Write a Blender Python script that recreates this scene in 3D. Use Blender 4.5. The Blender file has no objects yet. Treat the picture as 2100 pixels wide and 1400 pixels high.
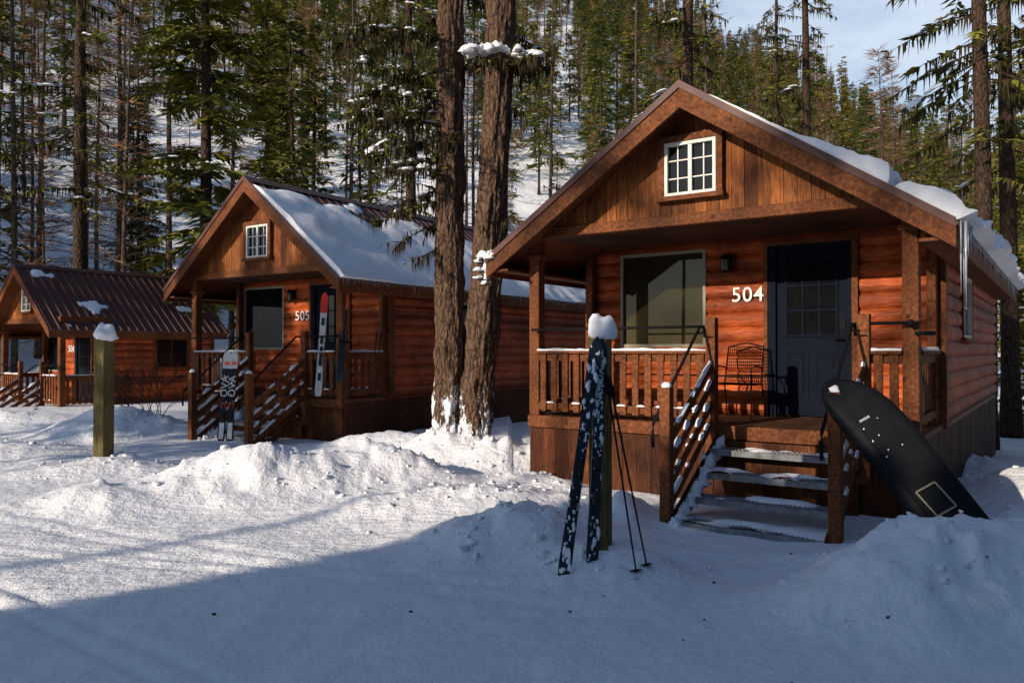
import bpy, math, random
import numpy as np
from mathutils import Vector, Matrix, noise as mn
random.seed(7); rng=np.random.RandomState(7)
scene=bpy.context.scene
COL=scene.collection
R=math.radians

# ---------------------------------------------------------------- materials
def newmat(name):
    m=bpy.data.materials.new(name); m.use_nodes=True
    nt=m.node_tree; b=nt.nodes['Principled BSDF']
    return m,nt,b
def ramp(nt,stops):
    r=nt.nodes.new('ShaderNodeValToRGB'); cr=r.color_ramp
    while len(cr.elements)<len(stops): cr.elements.new(0.5)
    for e,(p,c) in zip(cr.elements,stops):
        e.position=p; e.color=(c[0],c[1],c[2],1) if hasattr(c,'__len__') else (c,c,c,1)
    return r
def noise_n(nt,vec,scale,detail=4,rough=.55,mapscale=None):
    n=nt.nodes.new('ShaderNodeTexNoise'); n.inputs['Scale'].default_value=scale
    n.inputs['Detail'].default_value=detail; n.inputs['Roughness'].default_value=rough
    if mapscale:
        mp=nt.nodes.new('ShaderNodeMapping'); mp.inputs['Scale'].default_value=mapscale
        nt.links.new(vec,mp.inputs['Vector']); vec=mp.outputs['Vector']
    nt.links.new(vec,n.inputs['Vector'])
    return n.outputs['Fac']
def mixc(nt,f,a,b,mode='MIX'):
    m=nt.nodes.new('ShaderNodeMix'); m.data_type='RGBA'; m.blend_type=mode
    for s,v in ((m.inputs[0],f),(m.inputs[6],a),(m.inputs[7],b)):
        if isinstance(v,bpy.types.NodeSocket): nt.links.new(v,s)
        elif hasattr(v,'__len__'): s.default_value=(v[0],v[1],v[2],1)
        else: s.default_value=v
    return m.outputs[2]
def math_n(nt,op,a,b=0.0,c=None):
    m=nt.nodes.new('ShaderNodeMath'); m.operation=op
    for i,v in enumerate((a,b,c)):
        if v is None: continue
        if isinstance(v,bpy.types.NodeSocket): nt.links.new(v,m.inputs[i])
        else: m.inputs[i].default_value=v
    return m.outputs[0]
def bump(nt,b,h,dist=.01,strength=.6):
    bn=nt.nodes.new('ShaderNodeBump'); bn.inputs['Distance'].default_value=dist; bn.inputs['Strength'].default_value=strength
    nt.links.new(h,bn.inputs['Height']); nt.links.new(bn.outputs['Normal'],b.inputs['Normal'])
    return bn
def objvec(nt): return nt.nodes.new('ShaderNodeTexCoord').outputs['Object']

def wood(name,dark,mid,light,ms,cell=None,rough=.68,knots=True,spec=.15):
    m,nt,b=newmat(name); v=objvec(nt)
    g=noise_n(nt,v,6,6,.65,ms)
    rp=ramp(nt,[(.3,dark),(.5,mid),(.7,light)]); nt.links.new(g,rp.inputs[0]); c=rp.outputs[0]
    big=noise_n(nt,v,1.3,4,.6)
    rb=ramp(nt,[(.32,.45),(.62,1.15)]); nt.links.new(big,rb.inputs[0])
    c=mixc(nt,1.0,c,rb.outputs[0],'MULTIPLY')
    if cell:
        sx=nt.nodes.new('ShaderNodeSeparateXYZ'); nt.links.new(v,sx.inputs[0])
        q=math_n(nt,'FLOOR',math_n(nt,'DIVIDE',math_n(nt,'SUBTRACT',sx.outputs[cell[0]],cell[2]),cell[1]))
        wn=nt.nodes.new('ShaderNodeTexWhiteNoise'); wn.noise_dimensions='1D'; nt.links.new(q,wn.inputs['W'])
        rw=ramp(nt,[(0,(.5,.45,.45)),(.5,(.9,.9,.9)),(1,(1.3,1.25,1.1))]); nt.links.new(wn.outputs['Value'],rw.inputs[0])
        c=mixc(nt,1.0,c,rw.outputs[0],'MULTIPLY')
    if knots:
        vo=nt.nodes.new('ShaderNodeTexVoronoi'); vo.inputs['Scale'].default_value=3.2
        nt.links.new(v,vo.inputs['Vector'])
        rk=ramp(nt,[(.04,.2),(.11,1.0)]); nt.links.new(vo.outputs['Distance'],rk.inputs[0])
        c=mixc(nt,.8,c,rk.outputs[0],'MULTIPLY')
    nt.links.new(c,b.inputs['Base Color']); b.inputs['Roughness'].default_value=rough
    b.inputs['Specular IOR Level'].default_value=spec
    bump(nt,b,g,.006,.5)
    return m
M_log=wood('log_stain',(.17,.026,.008),(.38,.074,.018),(.56,.15,.04),(1.2,1.2,9),cell=(2,.19,0),rough=.6,spec=.2)
M_board=wood('gable_board',(.09,.026,.008),(.24,.076,.021),(.38,.145,.042),(9,9,1),cell=(0,.142,0.003))
M_trim=wood('cedar_trim',(.055,.018,.007),(.155,.049,.016),(.26,.096,.034),(5,5,5))
M_skirt=wood('skirt_board',(.04,.012,.005),(.09,.028,.010),(.15,.052,.019),(9,9,1),cell=(0,.19,0.003))
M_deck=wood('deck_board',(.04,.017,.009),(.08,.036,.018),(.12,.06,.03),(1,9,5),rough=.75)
M_post=wood('treated_post',(.07,.056,.020),(.14,.11,.042),(.20,.165,.07),(10,10,.8),rough=.8,spec=.12)

def plain(name,c,rough=.5,metal=0,spec=.5,var=.0,coat=0):
    m,nt,b=newmat(name); b.inputs['Roughness'].default_value=rough; b.inputs['Metallic'].default_value=metal
    b.inputs['Specular IOR Level'].default_value=spec; b.inputs['Coat Weight'].default_value=coat
    v=objvec(nt); n=noise_n(nt,v,9,4,.6)
    lo=[x*(1-var) for x in c]; hi=[min(1,x*(1+var)) for x in c]
    r=ramp(nt,[(.3,lo),(.7,hi)]); nt.links.new(n,r.inputs[0]); nt.links.new(r.outputs[0],b.inputs['Base Color'])
    return m
M_roof=plain('brown_metal_roof',(.095,.038,.033),.5,.0,.25,.2)
M_white=plain('white_vinyl',(.70,.68,.62),.5,var=.05,spec=.3)
M_tan=plain('tan_frame',(.30,.26,.20),.7,var=.08,spec=.1)
M_navy=plain('navy_paint',(.009,.012,.020),.9,var=.15,spec=.04)
M_black=plain('black_metal',(.008,.008,.010),.7,0,var=.1,spec=.1)
M_blackpl=plain('black_plastic',(.007,.008,.010),.6,var=.25,spec=.12)
M_steel=plain('galvanized_steel',(.20,.21,.22),.65,.1,var=.45,spec=.3)
M_num=plain('number_white',(.8,.78,.74),.5,var=.03)
M_glass=plain('window_glass',(.006,.007,.008),.03,0,.28,.2,.0)
M_lampglass=plain('lamp_glass',(.25,.24,.2),.15,var=.1)
M_red=plain('ski_red',(.65,.05,.03),.35,var=.1)
M_skiw=plain('ski_white',(.6,.6,.6),.45,var=.1,spec=.3)
M_skid=plain('ski_dark_blue',(.008,.020,.032),.4,var=.4,spec=.3)
M_skib=plain('ski_black',(.012,.012,.014),.45,var=.2,spec=.3)
M_orange=plain('ski_orange',(.75,.12,.04),.4,var=.1)
M_debris=plain('debris',(.03,.022,.015),.9,var=.3)
def mk_blind():
    m,nt,b=newmat('blind_behind_glass'); v=objvec(nt)
    n=noise_n(nt,v,30,4,.7,(.5,1,8)); r=ramp(nt,[(.3,(.014,.012,.005)),(.7,(.040,.033,.013))]); nt.links.new(n,r.inputs[0])
    nt.links.new(r.outputs[0],b.inputs['Base Color']); b.inputs['Roughness'].default_value=.9; b.inputs['Specular IOR Level'].default_value=.03
    b.inputs['Coat Weight'].default_value=.8; b.inputs['Coat Roughness'].default_value=.01; b.inputs['Coat IOR'].default_value=1.38
    return m
M_blind=mk_blind()
def mk_snow(name,ground=False):
    m,nt,b=newmat(name)
    v=nt.nodes.new('ShaderNodeNewGeometry').outputs['Position'] if ground else objvec(nt)
    n1=noise_n(nt,v,2.2,5,.6); r=ramp(nt,[(.3,(.85,.865,.91)),(.7,(.91,.92,.945))]); nt.links.new(n1,r.inputs[0])
    nt.links.new(r.outputs[0],b.inputs['Base Color']); b.inputs['Roughness'].default_value=.6
    b.inputs['Specular IOR Level'].default_value=.2
    n2=noise_n(nt,v,11,6,.6); n3=noise_n(nt,v,60,3,.6)
    h=math_n(nt,'ADD',n2,math_n(nt,'MULTIPLY',n3,.3))
    if ground:
        n4=noise_n(nt,v,3.2,5,.6)
        mp=nt.nodes.new('ShaderNodeMapping'); mp.inputs['Rotation'].default_value=(0,0,R(32)); mp.inputs['Scale'].default_value=(.22,3.2,1)
        nt.links.new(v,mp.inputs['Vector'])
        n5=noise_n(nt,mp.outputs['Vector'],3,3,.5)
        h=math_n(nt,'ADD',h,math_n(nt,'MULTIPLY',n4,1.6)); h=math_n(nt,'ADD',h,math_n(nt,'MULTIPLY',n5,.6))
    bump(nt,b,h,.04 if ground else .02,.8)
    return m
M_snow=mk_snow('snow_surface'); M_gsnow=mk_snow('ground_snow',True)
def ramp_out(nt,s):
    r=ramp(nt,[(0,.25),(.12,1.0)]); nt.links.new(s,r.inputs[0]); return r.outputs[0]
def mk_bark(name,c1,c2,sc=1,snow=0):
    m,nt,b=newmat(name); v=objvec(nt)
    vo=nt.nodes.new('ShaderNodeTexVoronoi'); vo.feature='DISTANCE_TO_EDGE'; vo.inputs['Scale'].default_value=9*sc
    mp=nt.nodes.new('ShaderNodeMapping'); mp.inputs['Scale'].default_value=(1.6,1.6,.45)
    nw=nt.nodes.new('ShaderNodeTexNoise'); nw.inputs['Scale'].default_value=5; nt.links.new(v,nw.inputs['Vector'])
    vv=mixc(nt,.18,v,nw.outputs['Color'],'ADD')
    nt.links.new(vv,mp.inputs['Vector']); nt.links.new(mp.outputs['Vector'],vo.inputs['Vector'])
    n=noise_n(nt,v,14*sc,6,.7,(1.5,1.5,.5))
    c=mixc(nt,n,c1,c2)
    c2_=mixc(nt,1.0,c,ramp_out(nt,vo.outputs['Distance']),'MULTIPLY')
    if snow:
        sx=nt.nodes.new('ShaderNodeSeparateXYZ'); nt.links.new(v,sx.inputs[0])
        ns=noise_n(nt,v,3.0,7,.8,(1.3,1.3,.6))
        mr=nt.nodes.new('ShaderNodeMapRange'); mr.inputs['From Min'].default_value=.3; mr.inputs['From Max'].default_value=1.9
        mr.inputs['To Min'].default_value=.15; mr.inputs['To Max'].default_value=-.12
        nt.links.new(sx.outputs[2],mr.inputs['Value'])
        f=math_n(nt,'ADD',ns,mr.outputs[0]); rs=ramp(nt,[(.575,0.0),(.60,1.0)]); nt.links.new(f,rs.inputs[0])
        c2_=mixc(nt,rs.outputs[0],c2_,(.84,.86,.9))
    nt.links.new(c2_,b.inputs['Base Color']); b.inputs['Roughness'].default_value=.9; b.inputs['Specular IOR Level'].default_value=.1
    bump(nt,b,math_n(nt,'ADD',vo.outputs['Distance'],math_n(nt,'MULTIPLY',n,.4)),.05/sc,1.0)
    return m
M_bark=mk_bark('bark_big',(.070,.042,.028),(.20,.125,.082),1,1)
M_bark2=mk_bark('bark',(.036,.025,.017),(.115,.074,.05),.8,0)
M_bark3=mk_bark('bark_grey',(.075,.056,.043),(.16,.12,.092),.8,0)
def mk_leaf(name,a,b_,c):
    m,nt,b=newmat(name)
    oi=nt.nodes.new('ShaderNodeObjectInfo'); r=ramp(nt,[(0,a),(.5,b_),(1,c)]); nt.links.new(oi.outputs['Random'],r.inputs[0])
    v=objvec(nt); n=noise_n(nt,v,1.3,5,.7); r2=ramp(nt,[(.3,.5),(.7,1.4)]); nt.links.new(n,r2.inputs[0])
    cc=mixc(nt,1.0,r.outputs[0],r2.outputs[0],'MULTIPLY'); nt.links.new(cc,b.inputs['Base Color'])
    b.inputs['Roughness'].default_value=.8; b.inputs['Specular IOR Level'].default_value=.12
    return m
M_leaf=mk_leaf('conifer_needles',(.075,.105,.024),(.155,.155,.030),(.25,.20,.042))
M_leafn=mk_leaf('pine_needles_close',(.12,.14,.024),(.155,.158,.026),(.18,.17,.030))
M_moss=mk_leaf('hanging_lichen',(.035,.026,.014),(.045,.034,.016),(.055,.042,.018))
M_larch=mk_leaf('larch_twigs',(.24,.125,.065),(.17,.10,.06),(.28,.15,.075))

# ---------------------------------------------------------------- mesh builder
class MB:
    def __init__(s): s.v=[]; s.f=[]; s.m=[]; s.mats=[]; s.sm=[]
    def mi(s,mat):
        if mat not in s.mats: s.mats.append(mat)
        return s.mats.index(mat)
    def face(s,pts,mat,smooth=False):
        i=len(s.v); s.v.extend([tuple(p) for p in pts]); s.f.append(tuple(range(i,i+len(pts)))); s.m.append(s.mi(mat)); s.sm.append(smooth)
    def mesh(s,verts,faces,mat,smooth=False):
        i=len(s.v); s.v.extend([tuple(p) for p in verts]); k=s.mi(mat)
        for f in faces: s.f.append(tuple(j+i for j in f)); s.m.append(k); s.sm.append(smooth)
    def box(s,x0,x1,y0,y1,z0,z1,mat):
        v=[(x0,y0,z0),(x1,y0,z0),(x1,y1,z0),(x0,y1,z0),(x0,y0,z1),(x1,y0,z1),(x1,y1,z1),(x0,y1,z1)]
        s.mesh(v,[(0,3,2,1),(4,5,6,7),(0,1,5,4),(1,2,6,5),(2,3,7,6),(3,0,4,7)],mat)
    def beam(s,p,q,w,h,mat,up=(0,0,1)):
        p=Vector(p); q=Vector(q); d=(q-p).normalized(); up=Vector(up)
        if abs(d.dot(up))>.98: up=Vector((0,1,0))
        sx=d.cross(up).normalized(); sz=sx.cross(d).normalized()
        v=[]
        for e in (p,q):
            for a,b in ((-1,-1),(1,-1),(1,1),(-1,1)): v.append(e+sx*(a*w/2)+sz*(b*h/2))
        s.mesh(v,[(0,3,2,1),(4,5,6,7),(0,1,5,4),(1,2,6,5),(2,3,7,6),(3,0,4,7)],mat)
    def tube(s,pts,radii,mat,n=8,cap=True):
        pts=[Vector(p) for p in pts]
        if not hasattr(radii,'__len__'): radii=[radii]*len(pts)
        v=[];f=[]
        for i,p in enumerate(pts):
            d=(pts[min(i+1,len(pts)-1)]-pts[max(i-1,0)]).normalized()
            up=Vector((0,0,1)) if abs(d.z)<.95 else Vector((0,1,0))
            a=d.cross(up).normalized(); b=a.cross(d)
            for k in range(n):
                t=2*math.pi*k/n; v.append(p+(a*math.cos(t)+b*math.sin(t))*radii[i])
        for i in range(len(pts)-1):
            for k in range(n): f.append((i*n+k,(i+1)*n+k,(i+1)*n+(k+1)%n,i*n+(k+1)%n))
        if cap: f.append(tuple(range(n))); f.append(tuple(reversed(range((len(pts)-1)*n,len(pts)*n))))
        s.mesh(v,f,mat,True)
    def blob(s,c,r,mat,seed=0,amp=.15,n=14,flat=True,fr=2.0):
        v=[];f=[]; m_=n//2
        for i in range(m_+1):
            th=math.pi*i/m_
            for k in range(n):
                ph=2*math.pi*k/n; d=Vector((math.sin(th)*math.cos(ph),math.sin(th)*math.sin(ph),math.cos(th)))
                a=1+amp*mn.noise(d*fr+Vector((seed*3.1,seed*1.7,0)))*2
                z=d.z
                if flat and z<0: z*=.35
                v.append((c[0]+d.x*r[0]*a,c[1]+d.y*r[1]*a,c[2]+z*r[2]*a))
        for i in range(m_):
            for k in range(n): f.append((i*n+k,(i+1)*n+k,(i+1)*n+(k+1)%n,i*n+(k+1)%n))
        s.mesh(v,f,mat,True)
    def build(s,name,parent=None,bevel=0,loc=None):
        me=bpy.data.meshes.new(name); me.from_pydata(s.v,[],s.f)
        for m in s.mats: me.materials.append(m)
        me.polygons.foreach_set('material_index',s.m); me.polygons.foreach_set('use_smooth',s.sm)
        me.update()
        o=bpy.data.objects.new(name,me); COL.objects.link(o)
        if parent: o.parent=parent
        if loc: o.location=loc
        if bevel:
            b=o.modifiers.new('bevel','BEVEL'); b.width=bevel; b.segments=1; b.limit_method='ANGLE'
        return o
def empty(name,loc=(0,0,0),rz=0):
    e=bpy.data.objects.new(name,None); COL.objects.link(e); e.location=loc; e.rotation_euler=(0,0,rz); e.empty_display_size=.3
    return e

# ---------------------------------------------------------------- numpy noise
PERM=rng.rand(256,256)
def vnoise(x,y):
    xi=np.floor(x).astype(int); yi=np.floor(y).astype(int); fx=x-xi; fy=y-yi
    fx=fx*fx*(3-2*fx); fy=fy*fy*(3-2*fy)
    a=PERM[xi&255,yi&255]; b=PERM[(xi+1)&255,yi&255]; c=PERM[xi&255,(yi+1)&255]; d=PERM[(xi+1)&255,(yi+1)&255]
    return (a*(1-fx)+b*fx)*(1-fy)+(c*(1-fx)+d*fx)*fy-.5
def fbm(x,y,o=4,g=.5):
    s=0;a=1
    for i in range(o): s=s+a*vnoise(x*2**i+i*17.3,y*2**i+i*9.1); a*=g
    return s

# ---------------------------------------------------------------- ground
MOUNDS=[(3.05,5.30,.56,1.0,.70),(4.6,5.7,.50,1.3,.9),(.1,6.9,.30,.75,.7),(.75,6.05,.22,.55,.5),(-.5,8.3,.26,1.2,.8),
 (-3.1,9.3,.58,1.2,.65),(-1.7,9.8,.46,1.1,.7),(-.9,12.1,.46,.9,.8),(-.05,11.3,.40,.8,.6),(.3,9.8,.16,.5,.5),
 (-7.4,14.9,.62,1.2,.9),(-8.6,12.4,.24,1.8,.9),(-5.6,10.9,.20,1.0,.6),(5.7,8.6,.36,.6,1.2),(6.6,11.5,.3,.7,2),(-2.0,12.7,.3,1.0,.6),
 (-10.5,16.5,.35,1.6,1.0),(1.05,8.0,.24,.25,.5),(-12,14,.3,2,1),(-4.5,8.6,.22,.8,.5)]
def ground(x,y):
    x=np.asarray(x,float); y=np.asarray(y,float)
    r=np.hypot(x,y); az=np.degrees(np.arctan2(x,y))
    h=0.02+np.clip((y-9)*.02,0,.18)*(x<0)
    h=h-np.clip((y-9)*.05,0,.4)*np.clip((x-3)/2,0,1)
    s=0
    wx=x+.34*fbm(x*1.2+3,y*1.2); wy=y+.34*fbm(x*1.2+31,y*1.2+7)
    for (mx,my,mh,rx,ry) in MOUNDS:
        g=mh*np.exp(-(((wx-mx)/rx)**2+((wy-my)/ry)**2)**1.15); s=s+np.maximum(g,0)**3
    m=s**(1/3.)
    st=np.exp(-(((x-2.0)/.75)**2+((y-7.25)/.75)**2)**2)
    st=np.maximum(st,.9*np.exp(-(((x-1.75)/.6)**2+((y-6.3)/.6)**2)**2))
    m=m*(1-st)
    near=np.exp(-(r/26.)**4)
    h=h+m*near-.07*st
    lump=np.clip(m*3,0,1)
    ch=np.maximum(fbm(x*5.5,y*5.5+5,3),0)
    tr=0
    for (px_,py_,ang,ww) in ((-3.0,6.4,-14,.05),(-3.0,6.65,-14,.05),(-4.2,7.3,-24,.05),(-4.2,7.6,-24,.05),(-2.2,5.2,-6,.06),(-5,6.2,-34,.05),(-5,6.45,-34,.05)):
        ca,sa=math.cos(R(ang)),math.sin(R(ang)); dd=-(x-px_)*sa+(y-py_)*ca+.12*np.sin(x*.7+px_)
        tr=tr+np.exp(-(dd/ww)**2)
    h=h+near*(.045*fbm(x*.55,y*.55,3)+.018*fbm(x*3.1,y*3.1,4)-.022*np.clip(tr,0,1.3)*np.clip(1-m*4,0,1)*np.clip(1-x,0,1)+lump*(.11*np.abs(fbm(x*2.6+9,y*2.6,4))-.02+.13*ch*ch+.05*ch))
    mm=np.interp(az,[-180,-100,-80,-45,-5,5,14.8,21.8,30.4,45,80,110,180],[0,0,.3,.64,.62,.56,.42,.33,.20,.17,.14,0,0])
    r0=34.
    rr=np.clip(r-r0,0,None); soft=rr*rr/(rr+10)
    crest=270.
    rise=np.where(r<crest,soft,(crest-r0)**2/(crest-r0+10)-(r-crest)*.35)
    h=h+mm*np.clip(rise,-5,None)+np.clip((r-30)/40,0,1)*(1.2*fbm(x*.06,y*.06,4)+ .3*fbm(x*.4,y*.4,3)+np.clip(r/150,0,1)*7*fbm(x*.018,y*.018,3))*(mm>.0)
    return h
def gz(x,y): return float(ground(np.array([x]),np.array([y]))[0])
def build_ground():
    rings=[.8]
    while rings[-1]<700: rings.append(rings[-1]*1.0092)
    rs=np.array(rings)
    az=np.concatenate([np.arange(-38,38,.2),np.arange(38,322,3.0)]); na=len(az); nr=len(rs)
    A,RR=np.meshgrid(np.radians(az),rs); X=RR*np.sin(A); Y=RR*np.cos(A); Z=ground(X,Y)
    co=np.stack([X.ravel(),Y.ravel(),Z.ravel()],1); co=np.vstack([co,[[0,0,gz(0,0)]]])
    i=np.arange(nr-1)[:,None]; j=np.arange(na)[None,:]; j2=(j+1)%na
    q=np.stack([i*na+j,i*na+j2,(i+1)*na+j2,(i+1)*na+j],-1).reshape(-1,4)[:,::-1]
    fan=[(nr*na,k,(k+1)%na) for k in range(na)]
    me=bpy.data.meshes.new('snow_ground')
    nl=len(q)*4+len(fan)*3
    me.vertices.add(len(co)); me.vertices.foreach_set('co',co.ravel())
    me.loops.add(nl); me.polygons.add(len(q)+len(fan))
    lv=np.concatenate([q.ravel(),np.array(fan)[:,::-1].ravel()]); me.loops.foreach_set('vertex_index',lv.astype(np.int32))
    ls=np.concatenate([np.arange(len(q))*4,len(q)*4+np.arange(len(fan))*3]); me.polygons.foreach_set('loop_start',ls.astype(np.int32))
    me.polygons.foreach_set('use_smooth',np.ones(len(ls),bool))
    me.update(calc_edges=True); me.validate()
    me.materials.append(M_gsnow)
    o=bpy.data.objects.new('snow_ground',me); COL.objects.link(o)
build_ground()

# ---------------------------------------------------------------- cabins
def siding(mb,a0,a1,z0,z1,off,axis,sgn,fz,mat=None,ch=.19,bulge=.05):
    mat=mat or M_log
    k0=math.floor((z0-fz)/ch+1e-6); z=fz+k0*ch
    while z<z1-1e-4:
        za=max(z,z0); zb=min(z+ch,z1); zc=z+ch/2
        v=[];f=[];n=7
        for i in range(n+1):
            zz=za+(zb-za)*i/n; t=(zz-zc)/(ch/2); b=bulge*math.sqrt(max(0,1-t*t*.98))-.0
            for a in (a0,a1):
                v.append((a,off+sgn*b,zz) if axis=='x' else (off+sgn*b,a,zz))
        for i in range(n): f.append((2*i,2*i+1,2*i+3,2*i+2))
        mb.mesh(v,f,mat,True); z+=ch

def window(name,par,x0,x1,z0,z1,y,frame,pane,grid=None,casing=None,axis='x',sgn=-1,split=False):
    mb=MB()
    def bx(a0,a1,b0,b1,zz0,zz1,m):
        lo,hi=sorted((y+sgn*b0,y+sgn*b1))
        if axis=='x': mb.box(a0,a1,lo,hi,zz0,zz1,m)
        else: mb.box(lo,hi,a0,a1,zz0,zz1,m)
    if casing:
        c=casing
        bx(x0-c,x0,-.02,.065,z0,z1,M_trim); bx(x1,x1+c,-.02,.065,z0,z1,M_trim)
        bx(x0-c,x1+c,-.02,.07,z1,z1+c,M_trim); bx(x0-c-.02,x1+c+.02,-.02,.10,z0-c*.7,z0,M_trim)
    w=.04
    bx(x0,x0+w,-.02,.055,z0,z1,frame); bx(x1-w,x1,-.02,.055,z0,z1,frame)
    bx(x0+w,x1-w,-.02,.055,z0,z0+w,frame); bx(x0+w,x1-w,-.02,.055,z1-w,z1,frame)
    bx(x0+w,x1-w,-.03,.005,z0+w,z1-w,pane)
    if split:
        xm=(x0+x1)/2; bx(xm-.022,xm+.022,.005,.045,z0+w,z1-w,frame)
    if grid:
        nx,nz=grid
        for i in range(1,nx):
            xx=x0+(x1-x0)*i/nx
            if split and abs(xx-(x0+x1)/2)<.02: continue
            bx(xx-.007,xx+.007,.005,.02,z0+w,z1-w,frame)
        for i in range(1,nz):
            zz=z0+(z1-z0)*i/nz; bx(x0+w,x1-w,.006,.022,zz-.007,zz+.007,frame)
    return mb.build(name,par)

def roof_snow(name,par,cfg,side,mask,thick,y0,y1,res=.07,prof=None):
    za,rw,ze=cfg; L=math.hypot(rw,za-ze); nx_=(za-ze)/L; nz_=rw/L
    ns=int(L/res); ny=int((y1-y0)/res); v=[];f=[]
    S=np.linspace(0,1.035,ns+1); Yv=np.linspace(y0,y1,ny+1)
    SS,YY=np.meshgrid(S,Yv,indexing='ij')
    t=mask(SS,YY); nz2=1+.35*fbm(SS*5+3,YY*2+1,3)
    pr=prof(SS,YY) if prof else np.ones_like(SS)
    for i in range(ns+1):
        for j in range(ny+1):
            s=SS[i,j]; a=t[i,j]
            hgt=-.03 if a<=0 else thick*min(1,a)**.5*nz2[i,j]*pr[i,j]
            x=rw*s; z=za+(ze-za)*s
            if s>1: z-=.03*(hgt>0)
            yy=YY[i,j]-(.05*min(1,hgt*8) if j==0 and hgt>0 else 0)
            v.append((side*(x+nx_*hgt),yy,z+nz_*hgt+.03))
    for i in range(ns):
        for j in range(ny):
            a,b,c,d=i*(ny+1)+j,(i+1)*(ny+1)+j,(i+1)*(ny+1)+j+1,i*(ny+1)+j+1
            if max(t[i,j],t[i+1,j],t[i+1,j+1],t[i,j+1])>0: f.append((a,b,c,d) if side>0 else (d,c,b,a))
    mb=MB(); mb.mesh(v,f,M_snow,True)
    for edge in ([(i,0) for i in range(ns+1)],[(ns,j) for j in range(ny+1)]):
        pv=[];pf=[]
        for (i,j) in edge:
            p=v[i*(ny+1)+j]; s=SS[i,j]; base=(side*rw*min(s,1.0),YY[i,j],za+(ze-za)*min(s,1.0)+.005)
            pv+= [p,base]
        for k in range(len(edge)-1):
            i,j=edge[k]; i2,j2=edge[k+1]
            if t[i,j]>0 or t[i2,j2]>0: pf.append((2*k,2*k+1,2*k+3,2*k+2))
        mb.mesh(pv,pf,M_snow,True)
    return mb.build(name,par)

def text(name,s,par,loc,size,mat,rx=90,rz=0,ext=.008):
    c=bpy.data.curves.new(name,'FONT'); c.body=s; c.size=size; c.extrude=ext; c.align_x='CENTER'; c.align_y='CENTER'; c.offset=.001
    c.space_character=1.08
    t=bpy.data.objects.new('tmp_text',c); COL.objects.link(t)
    dg=bpy.context.evaluated_depsgraph_get(); me=bpy.data.meshes.new_from_object(t.evaluated_get(dg))
    bpy.data.objects.remove(t); bpy.data.curves.remove(c)
    me.materials.clear(); me.materials.append(mat)
    o=bpy.data.objects.new(name,me); COL.objects.link(o); o.parent=par; o.location=loc; o.rotation_euler=(R(rx),0,R(rz))
    return o

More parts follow.
